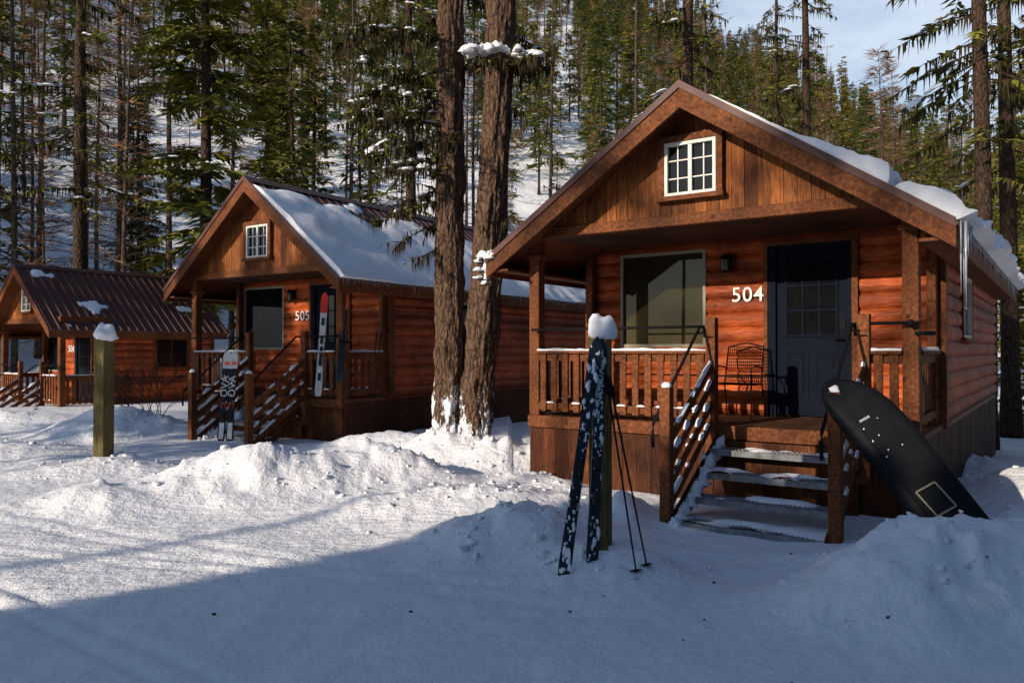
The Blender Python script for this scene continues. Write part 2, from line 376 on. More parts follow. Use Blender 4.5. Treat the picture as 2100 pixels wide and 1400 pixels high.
def cabin(O,theta,fz,hw,rw,rise,pd,length,num,stair,dshift,oh,roofsnow,name='log_cabin',ze_rel=2.0):
    E=empty(name,(O[0],O[1],0),-R(theta))
    ze=fz+ze_rel; za=ze+rise; bz=fz+2.27
    L=math.hypot(rise,rw)
    w=MB(); yb=length
    x_w0,x_w1,wz0,wz1=-1.77+dshift,-.5+dshift,fz+.88,fz+2.19
    dx0,dx1,dz1=.33+dshift,1.34+dshift,fz+2.16
    top=bz+.06
    siding(w,-hw,x_w0,fz,top,pd,'x',-1,fz); siding(w,x_w0,x_w1,fz,wz0,pd,'x',-1,fz); siding(w,x_w0,x_w1,wz1,top,pd,'x',-1,fz)
    siding(w,x_w1,dx0,fz,top,pd,'x',-1,fz); siding(w,dx0,dx1,dz1,top,pd,'x',-1,fz); siding(w,dx1,hw,fz,top,pd,'x',-1,fz)
    zt=za-(hw/rw)*rise-.05
    sw0,sw1,sz0,sz1=3.4,4.6,fz+1.0,fz+1.86
    if length<6: sw0,sw1=2.6,3.6
    for sg in (1,-1):
        if sg>0:
            siding(w,pd,sw0,fz-.05,zt,hw,'y',1,fz); siding(w,sw0,sw1,fz-.05,sz0,hw,'y',1,fz); siding(w,sw0,sw1,sz1,zt,hw,'y',1,fz); siding(w,sw1,yb,fz-.05,zt,hw,'y',1,fz)
        else: siding(w,pd,yb,fz-.05,zt,-hw,'y',-1,fz)
        w.box(sg*hw-.06,sg*hw+.06,pd-.06,pd+.06,fz-.05,zt,M_trim)
        w.box(sg*hw-.06,sg*hw+.06,yb-.06,yb+.06,fz-.05,zt,M_trim)
    siding(w,-hw,hw,fz-.05,zt,yb,'x',1,fz)
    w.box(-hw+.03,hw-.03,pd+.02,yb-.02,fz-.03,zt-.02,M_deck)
    w.build('walls',E)
    s=MB(); n=int(2*hw/.19)
    for i in range(n+1):
        a=-hw+2*hw*i/(n+1); b=-hw+2*hw*(i+1)/(n+1)
        s.box(a+.003,b-.003,.03+random.uniform(0,.006),.055,-.9,fz-.13,M_skirt)
    n=int(length/.19)
    for i in range(n):
        a=.05+(length-.05)*i/n; b=.05+(length-.05)*(i+1)/n
        for sg in (1,-1):
            lo,hi=sorted((sg*(hw-.005),sg*(hw+.02+random.uniform(0,.006)))); s.box(lo,hi,a+.003,b-.003,-.9,fz-.06,M_skirt)
    s.box(-hw,hw,yb-.04,yb-.01,-.9,fz-.06,M_skirt)
    s.build('skirting',E)
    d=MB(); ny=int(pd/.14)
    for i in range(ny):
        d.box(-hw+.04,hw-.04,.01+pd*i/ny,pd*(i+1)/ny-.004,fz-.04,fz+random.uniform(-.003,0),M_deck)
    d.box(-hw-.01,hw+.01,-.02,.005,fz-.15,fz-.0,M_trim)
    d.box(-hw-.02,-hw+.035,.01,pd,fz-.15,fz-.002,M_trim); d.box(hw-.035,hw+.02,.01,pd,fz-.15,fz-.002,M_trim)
    d.build('porch_deck',E,.004)
    p=MB(); ph=.075
    for sg in (-1,1):
        px=sg*(hw-ph)
        p.box(px-ph,px+ph,.0,.15,fz,bz-.0,M_trim)
        p.box(px-ph-.03,px+ph+.03,-.03,.18,bz-.26,bz-.2,M_trim)
        p.box(sg*(hw-.04)-.07,sg*(hw-.04)+.07,.0,pd,bz-.0,bz+.16,M_trim)
        p.box(px-.05,px+.05,pd-.19,pd-.06,fz,bz,M_trim)
    p.box(-hw-.1,hw+.1,-.035,.09,bz,bz+.13,M_trim)
    p.build('porch_posts',E,.008)
    g=MB(); bw=.142
    zroof=lambda xx: za-abs(xx)/rw*rise-.11
    x=-math.floor(rw/bw)*bw
    while x<rw:
        a,b=x+.003,x+bw-.003; dy=random.uniform(0,.008)
        pts_top=[(a,zroof(a))]
        if a<0<b: pts_top.append((0,zroof(0)))
        pts_top.append((b,zroof(b)))
        z0=bz+.13
        poly=[(a,z0),(b,z0)]+[(q[0],max(q[1],z0)) for q in reversed(pts_top)]
        if max(q[1] for q in pts_top)>z0+.02:
            y_=-.005-dy; n_=len(poly)
            v=[(q[0],y_,q[1]) for q in poly]+[(q[0],y_+.03,q[1]) for q in poly]
            f=[tuple(range(n_)),tuple(reversed(range(n_,2*n_)))]+[(k,n_+k,n_+(k+1)%n_,(k+1)%n_) for k in range(n_)]
            g.mesh(v,f,M_board)
        x+=bw
    g.mesh([(-rw+.3,yb,zt-.05),(rw-.3,yb,zt-.05),(0,yb,za-.15)],[(0,1,2)],M_board)
    g.box(-hw+.03,hw-.03,.1,pd+.1,bz+.02,bz+.05,M_deck)
    g.build('gable',E)
    r=MB(); ry0,ry1=-oh,length+.4
    for sg in (1,-1):
        nv=Vector((sg*rise/L,0,rw/L))
        A=Vector((0,0,za)); B=Vector((sg*rw,0,ze))
        def q(pt,y,o): return pt+Vector((0,y,0))+nv*o
        for (o0,o1,ya,yb_,mat,b0,b1) in ((-.085,-.03,ry0+.045,ry1-.03,M_trim,0,1),(-.03,.0,ry0-.012,ry1,M_roof,0,1.01)):
            P0=A+(B-A)*b0; P1=A+(B-A)*b1
            v=[q(P0,ya,o0),q(P1,ya,o0),q(P1,yb_,o0),q(P0,yb_,o0),q(P0,ya,o1),q(P1,ya,o1),q(P1,yb_,o1),q(P0,yb_,o1)]
            fs=[(0,3,2,1),(4,5,6,7),(0,1,5,4),(1,2,6,5),(2,3,7,6),(3,0,4,7)]
            r.mesh(v,fs,mat)
        v=[]
        for y in (ry0,ry0+.04):
            for pt in (A,B): v.append(pt+Vector((0,y,-.036)))
            v.append(B+Vector((0,y,-.24))); v.append(A+Vector((0,y,-.27)))
        r.mesh(v,[(0,1,2,3),(7,6,5,4),(0,4,5,1),(1,5,6,2),(2,6,7,3),(3,7,4,0)],M_trim)
        v=[]
        for y in (ry0-.02,ry0-.012):
            v+= [A+Vector((0,y,.03)),B+Vector((0,y,.03)),B+Vector((0,y,-.055)),A+Vector((0,y,-.055))]
        r.mesh(v,[(0,1,2,3),(7,6,5,4),(0,4,5,1),(1,5,6,2),(2,6,7,3),(3,7,4,0)],M_roof)
        lo,hi=sorted((sg*(rw-.045),sg*(rw-.005)))
        r.box(lo,hi,ry0+.045,ry1-.04,ze-.22,ze-.045,M_trim)
        lo,hi=sorted((sg*(hw+.06),sg*(rw-.05)))
        r.box(lo,hi,ry0+.05,ry1-.05,ze-.16,ze-.13,M_trim)
        y=ry0+.05
        while y<ry1:
            v=[]
            for yy,o in ((y-.02,0),(y-.009,.022),(y+.009,.022),(y+.02,0)):
                v.append(q(A,yy,o+.0005)); v.append(q(A+(B-A)*1.01,yy,o+.0005))
            r.mesh(v,[(0,1,3,2),(2,3,5,4),(4,5,7,6),(1,7,5,3)],M_roof)
            y+=.23
        v=[q(A,ry0-.02,.012)+Vector((0,0,.02)),q(A,ry1,.012)+Vector((0,0,.02)),q(A+(B-A)*.06,ry1,.03),q(A+(B-A)*.06,ry0-.02,.03)]
        r.mesh(v,[(0,1,2,3)],M_roof)
    r.build('roof',E)
    if roofsnow: roofsnow(E,(za,rw,ze),ry0,ry1)
    window('front_window',E,x_w0,x_w1,wz0,wz1,pd-.0,M_tan,M_blind if num=='504' else M_glass,None,.0)
    window('gable_window',E,-.35,.27,fz+2.60,fz+3.22,-.018,M_white,M_glass,(4,3),.075,split=True)
    window('side_window',E,sw0,sw1,sz0,sz1,hw,M_white if num!='506' else M_trim,M_glass,(2,1) if num=='506' else (2,2),.06,'y',1)
    dm=MB(); y=pd
    dm.box(dx0,dx0+.10,y-.075,y+.02,fz,dz1,M_navy); dm.box(dx1-.05,dx1,y-.075,y+.02,fz,dz1,M_navy); dm.box(dx0+.1,dx1-.05,y-.075,y+.02,dz1-.07,dz1,M_navy)
    dm.box(dx0-.05,dx0,y-.085,y,fz,dz1+.05,M_trim); dm.box(dx1,dx1+.07,y-.085,y,fz,dz1+.05,M_trim); dm.box(dx0,dx1,y-.085,y,dz1,dz1+.05,M_trim)
    a,b=dx0+.10,dx1-.05; dm.box(a,b,y-.03,y+.01,fz+.02,dz1-.07,M_navy)
    ga,gb,g0,g1=a+.13,b-.13,fz+1.02,fz+1.95
    dm.box(ga,gb,y-.034,y-.029,g0,g1,M_glass)
    for xx in (ga,ga+(gb-ga)/3,ga+2*(gb-ga)/3,gb): dm.box(xx-.012,xx+.012,y-.05,y-.0345,g0-.03,g1+.03,M_navy)
    for k in range(4):
        zz=g0+(g1-g0)*k/3; dm.box(ga-.03,gb+.03,y-.049,y-.0348,zz-.012,zz+.012,M_navy)
    mid=(a+b)/2
    for (u0,u1) in ((a+.11,mid-.04),(mid+.04,b-.11)):
        for (v0,v1) in ((fz+.22,fz+.82),):
            dm.box(u0,u1,y-.038,y-.029,v0,v0+.03,M_navy); dm.box(u0,u1,y-.038,y-.029,v1-.03,v1,M_navy)
            dm.box(u0,u0+.03,y-.038,y-.029,v0+.03,v1-.03,M_navy); dm.box(u1-.03,u1,y-.038,y-.029,v0+.03,v1-.03,M_navy)
            dm.box(u0+.06,u1-.06,y-.042,y-.029,v0+.06,v1-.06,M_navy)
    dm.tube([(b-.06,y-.03,fz+.97),(b-.06,y-.08,fz+.97)],.016,M_black,8); dm.tube([(b-.06,y-.075,fz+.97),(b-.16,y-.08,fz+.97)],.010,M_black,8)
    dm.box(b-.09,b-.03,y-.045,y-.03,fz+1.08,fz+1.22,M_black)
    dm.build('door',E)
    text('house_number',num,E,(.07+dshift,pd-.062,fz+1.55),.27,M_num)
    l=MB(); lx,lz=-.19+dshift,fz+1.97
    l.box(lx-.05,lx+.05,pd-.075,pd-.045,lz-.07,lz+.12,M_black)
    l.tube([(lx,pd-.06,lz+.06),(lx,pd-.14,lz+.12),(lx,pd-.17,lz+.10)],.010,M_black,6)
    l.tube([(lx,pd-.17,lz+.12),(lx,pd-.17,lz+.09),(lx,pd-.17,lz+.05)],[.012,.05,.075],M_black,4)
    l.tube([(lx,pd-.17,lz+.048),(lx,pd-.17,lz-.10)],[.058,.04],M_lampglass,4)
    l.tube([(lx,pd-.17,lz-.10),(lx,pd-.17,lz-.125)],[.05,.03],M_black,4)
    for k in range(4):
        t=k*math.pi/2; l.tube([(lx+.062*math.cos(t),pd-.17+.062*math.sin(t),lz+.05),(lx+.044*math.cos(t),pd-.17+.044*math.sin(t),lz-.10)],.005,M_black,4)
    l.build('porch_lantern',E)
    rl=MB(); sn=MB()
    zr=fz+.83
    st0,st1=stair
    def rail(ax,a,b,c):
        def bx(a0,a1,c0,c1,z0,z1,m,t=rl):
            if ax=='x': t.box(a0,a1,c0,c1,z0,z1,m)
            else: t.box(c0,c1,a0,a1,z0,z1,m)
        bx(a,b,c-.07,c+.07,zr-.035,zr,M_trim); bx(a,b,c-.02,c+.02,zr-.13,zr-.036,M_trim); bx(a,b,c-.02,c+.02,fz+.08,fz+.17,M_trim)
        n=max(2,int(round((b-a)/.165)))
        for i in range(n):
            x=a+(b-a)*(i+.5)/n; bx(x-.042,x+.042,c-.045,c-.021,fz+.06,zr-.04,M_trim)
        k=max(3,int((b-a)/.06)); v=[];f=[]
        for i in range(k+1):
            x=a+(b-a)*i/k; hh=max(.006,.024+.03*mn.noise(Vector((x*2.3,c*3,fz)))+random.uniform(-.005,.005))
            for cc,z_ in ((c-.068+random.uniform(-.004,.004),zr+.001),(c-.05,zr+hh),(c+.04,zr+hh*1.1),(c+.066,zr+.001)):
                v.append((x,cc,z_) if ax=='x' else (cc,x,z_))
        for i in range(k):
            for j in range(3): f.append((i*4+j,i*4+j+1,i*4+5+j,i*4+4+j))
        sn.mesh(v,f,M_snow,True)
        k=max(3,int((b-a)/.12))
        for i in range(k):
            if random.random()<.5: x=a+(b-a)*(i+.5)/k; bb=(x,c-.04,fz+.17) if ax=='x' else (c-.04,x,fz+.17); sn.blob(bb,(.07,.025,.02) if ax=='x' else (.025,.07,.02),M_snow,i,n=8)
    rail('x',-hw+.15,st0-.055,.02); rail('x',st1+.055,hw-.15,.02)
    rail('y',.16,pd-.2,hw-.05); rail('y',.16,pd-.2,-hw+.05)
    nw=.055; sy=-1.25
    for x in (st0,st1):
        rl.box(x-nw,x+nw,-.08,.03,fz-.5,fz+1.2,M_trim)
        rl.box(x-nw,x+nw,sy-nw,sy+nw,-.4,fz+.47,M_trim)
        sn.blob((x,sy,fz+.47),(.056,.056,.055),M_snow,x+fz,n=12)
        for k in range(4):
            o=-.12-.21*k
            p0=Vector((x,-.03,fz+.80+o)); p1=Vector((x,sy,fz-.02+o+.02))
            rl.beam(p0,p1,.035,.10,M_trim)
            nn=26; dv=(p1-p0)/nn; v=[];f=[]
            for i in range(nn+1):
                c=p0+dv*i+Vector((0,0,.052)); q=mn.noise(Vector((i*.42+k*7,x*9,fz)))*1.5+random.uniform(-.2,.2)+.12; hh=max(-.01,q*.05); ww=.017+.012*max(0,q)
                v+= [c+Vector((-ww,0,-.006)),c+Vector((-ww*.6,0,hh)),c+Vector((ww*.6,0,hh)),c+Vector((ww,0,-.006))]
            for i in range(nn):
                for j in range(3): f.append((i*4+j,i*4+4+j,i*4+5+j,i*4+1+j))
            sn.mesh(v,f,M_snow,True)
    rl.build('railings',E,.005)
    for k in range(14):
        yy=-.05-1.3*k/13; zz=fz-.28-(fz-.15)*k/13
        sn.blob((st0+.10+random.uniform(-.02,.03),yy,zz+.05),(.07,.10,random.uniform(.06,.12)),M_snow,k,.4,12)
        sn.blob((st1-.09,yy,zz+.02),(.04,.09,random.uniform(.04,.10)),M_snow,k+20,.4,12)
    sn.build('railing_snow',E)
    stp=MB(); ta,tb=st0+.06,st1-.06
    for k,(zz,yy) in enumerate(((fz-.235,-.30),(fz-.445,-.61),(fz-.655,-.92),(fz-.85,-1.25))):
        stp.box(ta,tb,yy,yy+.27,zz-.02,zz,M_steel); stp.box(ta,tb,yy-.003,yy+.006,zz-.06,zz+.002,M_steel)
        stp.box(ta,tb,yy+.262,yy+.27,zz-.05,zz-.02,M_steel)
        nx_=int((tb-ta)/.045)
        for i in range(nx_):
            for j in range(5):
                x=ta+(i+.5+(j%2)*.5)*.045; y_=yy+.03+j*.05
                if x<tb-.01: stp.box(x-.010,x+.010,y_-.010,y_+.010,zz,zz+.006,M_steel)
        nx2,ny2=34,8; v=[];f=[]
        for i in range(nx2+1):
            for j in range(ny2+1):
                x=ta+(tb-ta)*i/nx2; y_=yy+.27*j/ny2
                q=mn.noise(Vector((x*3.1+k*5,y_*5,fz)))*1.4+(j/ny2)*.5-.26+.25*(k==3)
                v.append((x,y_,zz+min(.03,q*.05)+.002))
        for i in range(nx2):
            for j in range(ny2):
                a_=i*(ny2+1)+j; f.append((a_,a_+ny2+1,a_+ny2+2,a_+1))
        stp.mesh(v,f,M_snow,True)
    for x in (st0+.065,st1-.065):
        stp.beam((x,.0,fz-.22),(x,sy-.02,-.06),.03,.24,M_skirt)
    stp.box(ta,tb,-.05,-.025,-.5,fz-.16,M_skirt)
    stp.build('stairs',E)
    h=MB()
    h.tube([(-hw+.1,-.09,fz+1.10),(st0-.06,-.09,fz+1.10)],.015,M_black,8)
    h.tube([(st1+.06,-.09,fz+1.10),(hw+.03,-.09,fz+1.10)],.017,M_black,8); h.blob((hw-.06,-.09,fz+1.10),(.035,.05,.035),M_black,0,0,10,False)
    h.tube([(hw-.02,-.05,fz+1.0),(hw+.12,.1,fz+1.0)],.02,M_black,8)
    for x,sx in ((st0,-.085),(st1,-.085)):
        h.tube([(x+sx,-.02,fz+.98),(x+sx,-.05,fz+1.10),(x+sx,-.16,fz+1.10),(x+sx,sy-.12,fz+.12+.0),(x+sx,sy-.14,fz+.03),(x+sx,sy-.13,fz-.12)],.017,M_black,8)
        h.tube([(x,-.22,fz+1.03),(x+sx,-.22,fz+1.03)],.01,M_black,6); h.tube([(x,sy,fz+.24),(x+sx,sy,fz+.24)],.01,M_black,6)
    h.build('handrails',E)
    return E

M_ice=plain('ice',(.75,.8,.86),.08,0,.6,.05)
M_ice.node_tree.nodes['Principled BSDF'].inputs['Transmission Weight'].default_value=.6
def icicles(mb,pts,lens):
    for p,l in zip(pts,lens):
        mb.tube([p,(p[0],p[1],p[2]-l*.4),(p[0],p[1],p[2]-l)],[.005+l*.016,.004+l*.008,.001],M_ice,5)

def snow504(E,cfg,y0,y1):
    za,rw,ze=cfg
    def mask(S,Y):
        n=fbm(S*4+5,Y*1.1+2,3)
        return np.where(S<.05,-1,np.clip(n*1.2+.75-6*np.clip(.24-S,0,1)-1.2*np.exp(-((S-.80)/.025)**2),-1,1))
    def prof(S,Y):
        return np.interp(S,[0,.2,.42,.50,.60,.70,.765,.80,.84,.9,1.0,1.04],[.25,.3,.45,.7,1.0,2.0,2.3,.5,1.0,1.5,2.5,2.5])*(1+.7*fbm(S*12,Y*3,4))
    roof_snow('roof_snow',E,cfg,1,mask,.085,y0+.0,y1,.035,prof)
    i=MB(); pts=[];ls=[]; random.seed(4)
    for k in range(12): pts.append((rw+.05+random.uniform(-.03,.04),y0+.02+k*.05,ze-.0)); ls.append(random.choice([.3,.5,.65,.8]) if k<6 else random.uniform(.1,.3))
    for k in range(60): pts.append((rw+.03,y0+.5+k*.14+random.uniform(0,.1),ze-.0)); ls.append(random.uniform(.03,.2))
    icicles(i,pts,ls); i.build('icicles',E)
    lf=MB(); lf.blob((-rw+.05,y0+.03,ze+.02),(.10,.09,.06),M_snow,3,.4); lf.blob((-rw-.03,y0+.05,ze-.10),(.05,.05,.10),M_snow,5,.4); lf.build('eave_snow',E)
def snow505(E,cfg,y0,y1):
    za,rw,ze=cfg
    def mask(S,Y):
        n=fbm(S*3+1,Y*.9+8,4)
        edge=.08+.042*np.clip(Y,0,9)
        return np.where(S<.05,-1,np.clip((S-edge)*6+n*1.3,-1,1))
    def prof(S,Y): return 1+1.3*np.exp(-((S-.52)/.08)**2-((Y-.1)/.35)**2)+.3*fbm(S*8,Y*3,3)
    roof_snow('roof_snow',E,cfg,1,mask,.11,y0+.02,y1,.06,prof)
    i=MB(); pts=[];ls=[]
    for k in range(170): pts.append((rw+.03,y0+.05+k*(y1-y0)/170+random.uniform(0,.03),ze+.01)); ls.append(random.uniform(.03,.14)*(1.8 if random.random()<.15 else 1))
    icicles(i,pts,ls); i.build('icicles',E)
def snow506(E,cfg,y0,y1):
    def mask(S,Y):
        n=fbm(S*3+21,Y*1.3+18,4)
        return np.clip(n*3-1.7+1.9*np.exp(-((S-.12)**2/.012+(Y-.4)**2/.6)),-1,1)
    roof_snow('roof_snow',E,cfg,1,mask,.06,y0+.02,y1,.06)
cabin((2.088,8.989),35.1,.87,2.28,2.645,1.76,1.64,9.5,'504',(.2,1.79),0,.45,snow504)
cabin((-4.738,14.91),33,.85,2.12,2.45,1.99,1.25,10.2,'505',(-.29,1.23),-.25,.4,snow505,ze_rel=2.07)
cabin((-13.58,22.23),38,.20,2.0,2.3,1.82,1.3,4.4,'506',(-.5,.95),-.3,.4,snow506,ze_rel=2.07)

# ---------------------------------------------------------------- trees
def quadleaf(V,F,Mi,p,d,s,w,mi):
    i=len(V)
    V.append(p); V.append(p+d*.45+s*w); V.append(p+d); V.append(p+d*.5-s*w)
    F.append((i,i+1,i+2,i+3)); Mi.append(mi)
def tree_mesh(name,H,r0,cs,crad,nb,cl,seed,mats,style='fir',snow=.1,leaf=.35,seg=10,moss=0,droopx=1,sw=1):
    rn=random.Random(seed); mb=MB()
    V=[];F=[];Mi=[]
    n=14; pts=[];rad=[]
    for i in range(n+1):
        t=i/n; pts.append(Vector((math.sin(t*3+seed)*.012*H*t,math.cos(t*2.3+seed)*.010*H*t,t*H-.4)))
        rad.append(r0*((1-t)**.75*.93+.02)*(1.0+ .35*math.exp(-t*40)))
    mb.tube(pts,rad,mats[0],seg)
    for m in mats: mb.mi(m)
    def tp(t):
        k=min(n-1,int(t*n)); return pts[k].lerp(pts[k+1],t*n-k)
    for b in range(nb):
        t=cs+(1-cs)*(rn.random()**(.85)); t=min(t,.995)
        f=(t-cs)/(1-cs)
        if style=='fir': L=crad*((1-f)**.8)*rn.uniform(.6,1.15)+.15; el=rn.uniform(-.35,.05)+.5*f
        elif style=='moss': L=crad*((1-f*.85)**.7)*rn.uniform(.3,1.1)+.2; el=rn.uniform(-.45,.15)
        else: L=crad*((1-f)**.7)*rn.uniform(.5,1.1)+.2; el=rn.uniform(-.2,.35)
        az=rn.uniform(0,2*math.pi); p=tp(t); d=Vector((math.cos(az)*math.cos(el),math.sin(az)*math.cos(el),math.sin(el)))
        side=Vector((-math.sin(az),math.cos(az),0)); droop=rn.uniform(.05,.22)*droopx
        q=[p+d*L*a+Vector((0,0,-droop*L*a*a)) for a in (0,.35,.7,1)]
        rb=max(.006,.010*L+.003)
        for k in range(3):
            i=len(V); a=rb*(1-k/3.2); c=rb*(1-(k+1)/3.2)
            V+= [q[k]-side*a,q[k]+side*a,q[k+1]+side*c,q[k+1]-side*c]; F.append((i,i+1,i+2,i+3)); Mi.append(0)
            i=len(V); up=Vector((0,0,1)); V+= [q[k]-up*a,q[k]+up*a,q[k+1]+up*c,q[k+1]-up*c]; F.append((i,i+1,i+2,i+3)); Mi.append(0)
        hs=rn.random()<snow
        dens=rn.uniform(.6,1.3)
        for c in range(int(cl*dens)):
            a=rn.uniform(.12 if style!='moss' else .3,1.0); bp=p+d*L*a+Vector((0,0,-droop*L*a*a))
            sg=rn.choice((-1,1)); spread=leaf*(1.25-a*.6)*min(1,.45+L*.3)
            if style in('fir','moss'):
                dd=(side*sg*rn.uniform(.3,1)+d*rn.uniform(.3,1)+Vector((0,0,rn.uniform(-.55,.12)))).normalized()*spread*rn.uniform(.6,1.4)
                sv=(dd.normalized().cross(Vector((rn.uniform(-1.3,1.3),rn.uniform(-1.3,1.3),1)))).normalized()
                quadleaf(V,F,Mi,bp,dd,sv,spread*rn.uniform(.12,.24),1)
                quadleaf(V,F,Mi,bp+dd*.5,(dd*.7+side*sg*spread*.4+Vector((0,0,-spread*.25))),Vector((0,0,1)).cross(dd).normalized()+Vector((0,0,rn.uniform(-.8,.8))),spread*.11,1)
            else:
                dd=(side*sg*rn.uniform(.4,1)+d*rn.uniform(.2,1)+Vector((0,0,rn.uniform(-.3,.5)))).normalized()*leaf*rn.uniform(.6,1.8)
                quadleaf(V,F,Mi,bp,dd,Vector((rn.uniform(-1,1),rn.uniform(-1,1),rn.uniform(-1,1))).normalized(),leaf*.04,1)
        if rn.random()<moss:
            for c in range(int(L*14)):
                a=rn.uniform(.05,1.0); bp=p+d*L*a+Vector((0,0,-droop*L*a*a)); l=rn.uniform(.08,.5)
                s=(side*rn.uniform(-1,1)+d).normalized()
                i=len(V); V+= [bp-s*.03,bp+s*.03,bp+s*.012+Vector((rn.uniform(-.05,.05),rn.uniform(-.05,.05),-l))]; F.append((i,i+1,i+2)); Mi.append(2)
        if hs:
            a0=rn.uniform(.3,.75)
            for c in range(rn.randint(3,8)):
                a=min(.97,a0+c*.045+rn.uniform(-.02,.02)); bp=p+d*L*a+Vector((0,0,-droop*L*a*a+.02))+side*rn.uniform(-.15,.15)*min(1,L)
                w=rn.uniform(.04,.13)*min(1,.4+L*.3)*sw; i=len(V)
                base=[bp+d*w*1.7*math.cos(x)*rn.uniform(.7,1.3)+side*w*.9*math.sin(x)*rn.uniform(.7,1.3)+Vector((0,0,-droop*w*math.cos(x)*1.5)) for x in [k*math.pi/3 for k in range(6)]]
                V+=base; V+=[bp.lerp(x,.6)+Vector((0,0,w*.42)) for x in base]; V.append(bp+Vector((0,0,w*.5)))
                for k in range(6):
                    F.append((i+k,i+(k+1)%6,i+6+(k+1)%6,i+6+k)); Mi.append(3); F.append((i+6+k,i+6+(k+1)%6,i+12)); Mi.append(3)
    o=len(mb.v); mb.v.extend([tuple(x) for x in V]); mb.f.extend([tuple(j+o for j in f) for f in F]); mb.m.extend(Mi); mb.sm.extend([m==3 for m in Mi])
    me=bpy.data.meshes.new(name); me.from_pydata(mb.v,[],mb.f)
    for m in mb.mats: me.materials.append(m)
    me.polygons.foreach_set('material_index',mb.m); me.polygons.foreach_set('use_smooth',mb.sm); me.update()
    return me
def mats(bark=M_bark2,leaf=M_leaf): return [bark,leaf,M_moss,M_snow]

far=[tree_mesh('fir_a',15,.17,.08,2.1,105,11,1,mats(),'fir',.10,.62,5,sw=1.1),
     tree_mesh('fir_b',12.5,.15,.04,1.9,100,11,2,mats(),'fir',.13,.58,5,sw=1.1),
     tree_mesh('fir_c',17,.17,.20,1.8,90,11,3,mats(),'fir',.08,.58,5,sw=1.1),
     tree_mesh('larch_a',16,.14,.22,1.6,95,17,4,[M_bark3,M_larch,M_moss,M_snow],'larch',.04,.5,5),
     tree_mesh('larch_b',14,.12,.12,1.4,85,15,5,[M_bark3,M_larch,M_moss,M_snow],'larch',.04,.45,5),
     tree_mesh('snag',17,.12,.45,.9,40,6,6,[M_bark3,M_larch,M_moss,M_snow],'larch',.03,.4,5)]
def instancer(name,me,pl,parent):
    v=[];f=[]
    for (x,y,z,s,a) in pl:
        i=len(v)
        for k in range(4):
            t=a+math.pi/4+k*math.pi/2; v.append((x+s*.7071*math.cos(t),y+s*.7071*math.sin(t),z))
        f.append((i,i+1,i+2,i+3))
    m=bpy.data.meshes.new(name); m.from_pydata(v,[],f); m.update()
    o=bpy.data.objects.new(name,m); COL.objects.link(o); o.parent=parent
    o.instance_type='FACES'; o.use_instance_faces_scale=True; o.instance_faces_scale=1.0
    o.show_instancer_for_render=False; o.show_instancer_for_viewport=False
    c=bpy.data.objects.new(name+'_tree',me); COL.objects.link(c); c.parent=o
    return o
F_E=empty('distant_forest')
pls=[[] for _ in far]; rr_=random.Random(11); pos=[]
grid={}; tries=0
while len(pos)<2350 and tries<70000:
    tries+=1
    az=rr_.uniform(-44,42); r=math.sqrt(rr_.uniform(46**2,285**2))
    x=r*math.sin(R(az)); y=r*math.cos(R(az))
    dn=float(vnoise(np.array([x*.035+50]),np.array([y*.035+50]))[0])+.35*float(vnoise(np.array([x*.12+5]),np.array([y*.12+50]))[0])
    if dn<-.10 and rr_.random()<.87: continue
    if r<80 and rr_.random()<.5: continue
    md=3.5
    k=(int(x//4),int(y//4)); ok=True
    for a in (-1,0,1):
        for b in (-1,0,1):
            for (px,py) in grid.get((k[0]+a,k[1]+b),[]):
                if (px-x)**2+(py-y)**2<md*md: ok=False
    if not ok: continue
    grid.setdefault(k,[]).append((x,y)); pos.append((x,y))
P=np.array(pos); Z=ground(P[:,0],P[:,1])
for (x,y),z in zip(pos,Z):
    r=math.hypot(x,y); az=math.degrees(math.atan2(x,y))
    w=[.32,.24,.24,.11,.06,.03]
    if az<-12 and r<120: w=[.25,.14,.20,.19,.12,.10]
    if az>18: w=[.30,.22,.18,.16,.10,.04]
    v=rr_.choices(range(6),w)[0]
    s=rr_.uniform(.6,1.2)
    if rr_.random()<.14: s*=.5
    pls[v].append((x,y,z,s,rr_.uniform(0,6.28)))
for k in range(36):
    az=rr_.uniform(-42,0); r=rr_.uniform(32,50); x=r*math.sin(R(az)); y=r*math.cos(R(az))
    pls[rr_.choice((5,0,3,4,3))].append((x,y,gz(x,y),rr_.uniform(.6,1.15),rr_.uniform(0,6)))
for i,me in enumerate(far): instancer(['green_firs','dense_firs','tall_firs','bare_larches','young_larches','snags'][i],me,pls[i],F_E)

near_fir=[tree_mesh('near_fir_a',25,.24,.12,3.0,210,44,21,mats(M_bark2,M_leafn),'fir',.22,.46,10,moss=.12,sw=1.1),
          tree_mesh('near_fir_b',20,.20,.08,2.3,170,38,22,mats(M_bark2,M_leafn),'fir',.18,.42,10,moss=.1,sw=1.1)]
near_moss=[tree_mesh('mossy_a',27,.25,.18,2.3,135,18,23,mats(M_bark2,M_leafn),'moss',.16,.28,10,moss=.9,sw=1.0),
           tree_mesh('mossy_b',25,.22,.22,2.1,125,18,24,mats(M_bark2,M_leafn),'moss',.13,.28,10,moss=.9,sw=1.0)]
pole=tree_mesh('pole_a',22,.13,.3,1.1,80,8,25,mats(M_bark3,M_larch),'larch',.05,.35,8,moss=.3)
larch=tree_mesh('larch_n',19,.17,.15,1.9,170,24,26,[M_bark3,M_larch,M_moss,M_snow],'larch',.05,.4,8)
def wpos(px,d): return ((px-1050)/1621*d,d)
def place(me,x,y,s,rz,name='pine_tree'):
    o=bpy.data.objects.new(name,me); COL.objects.link(o); o.location=(x,y,gz(x,y)-.1); o.scale=(s,s,s); o.rotation_euler=(0,0,rz); return o
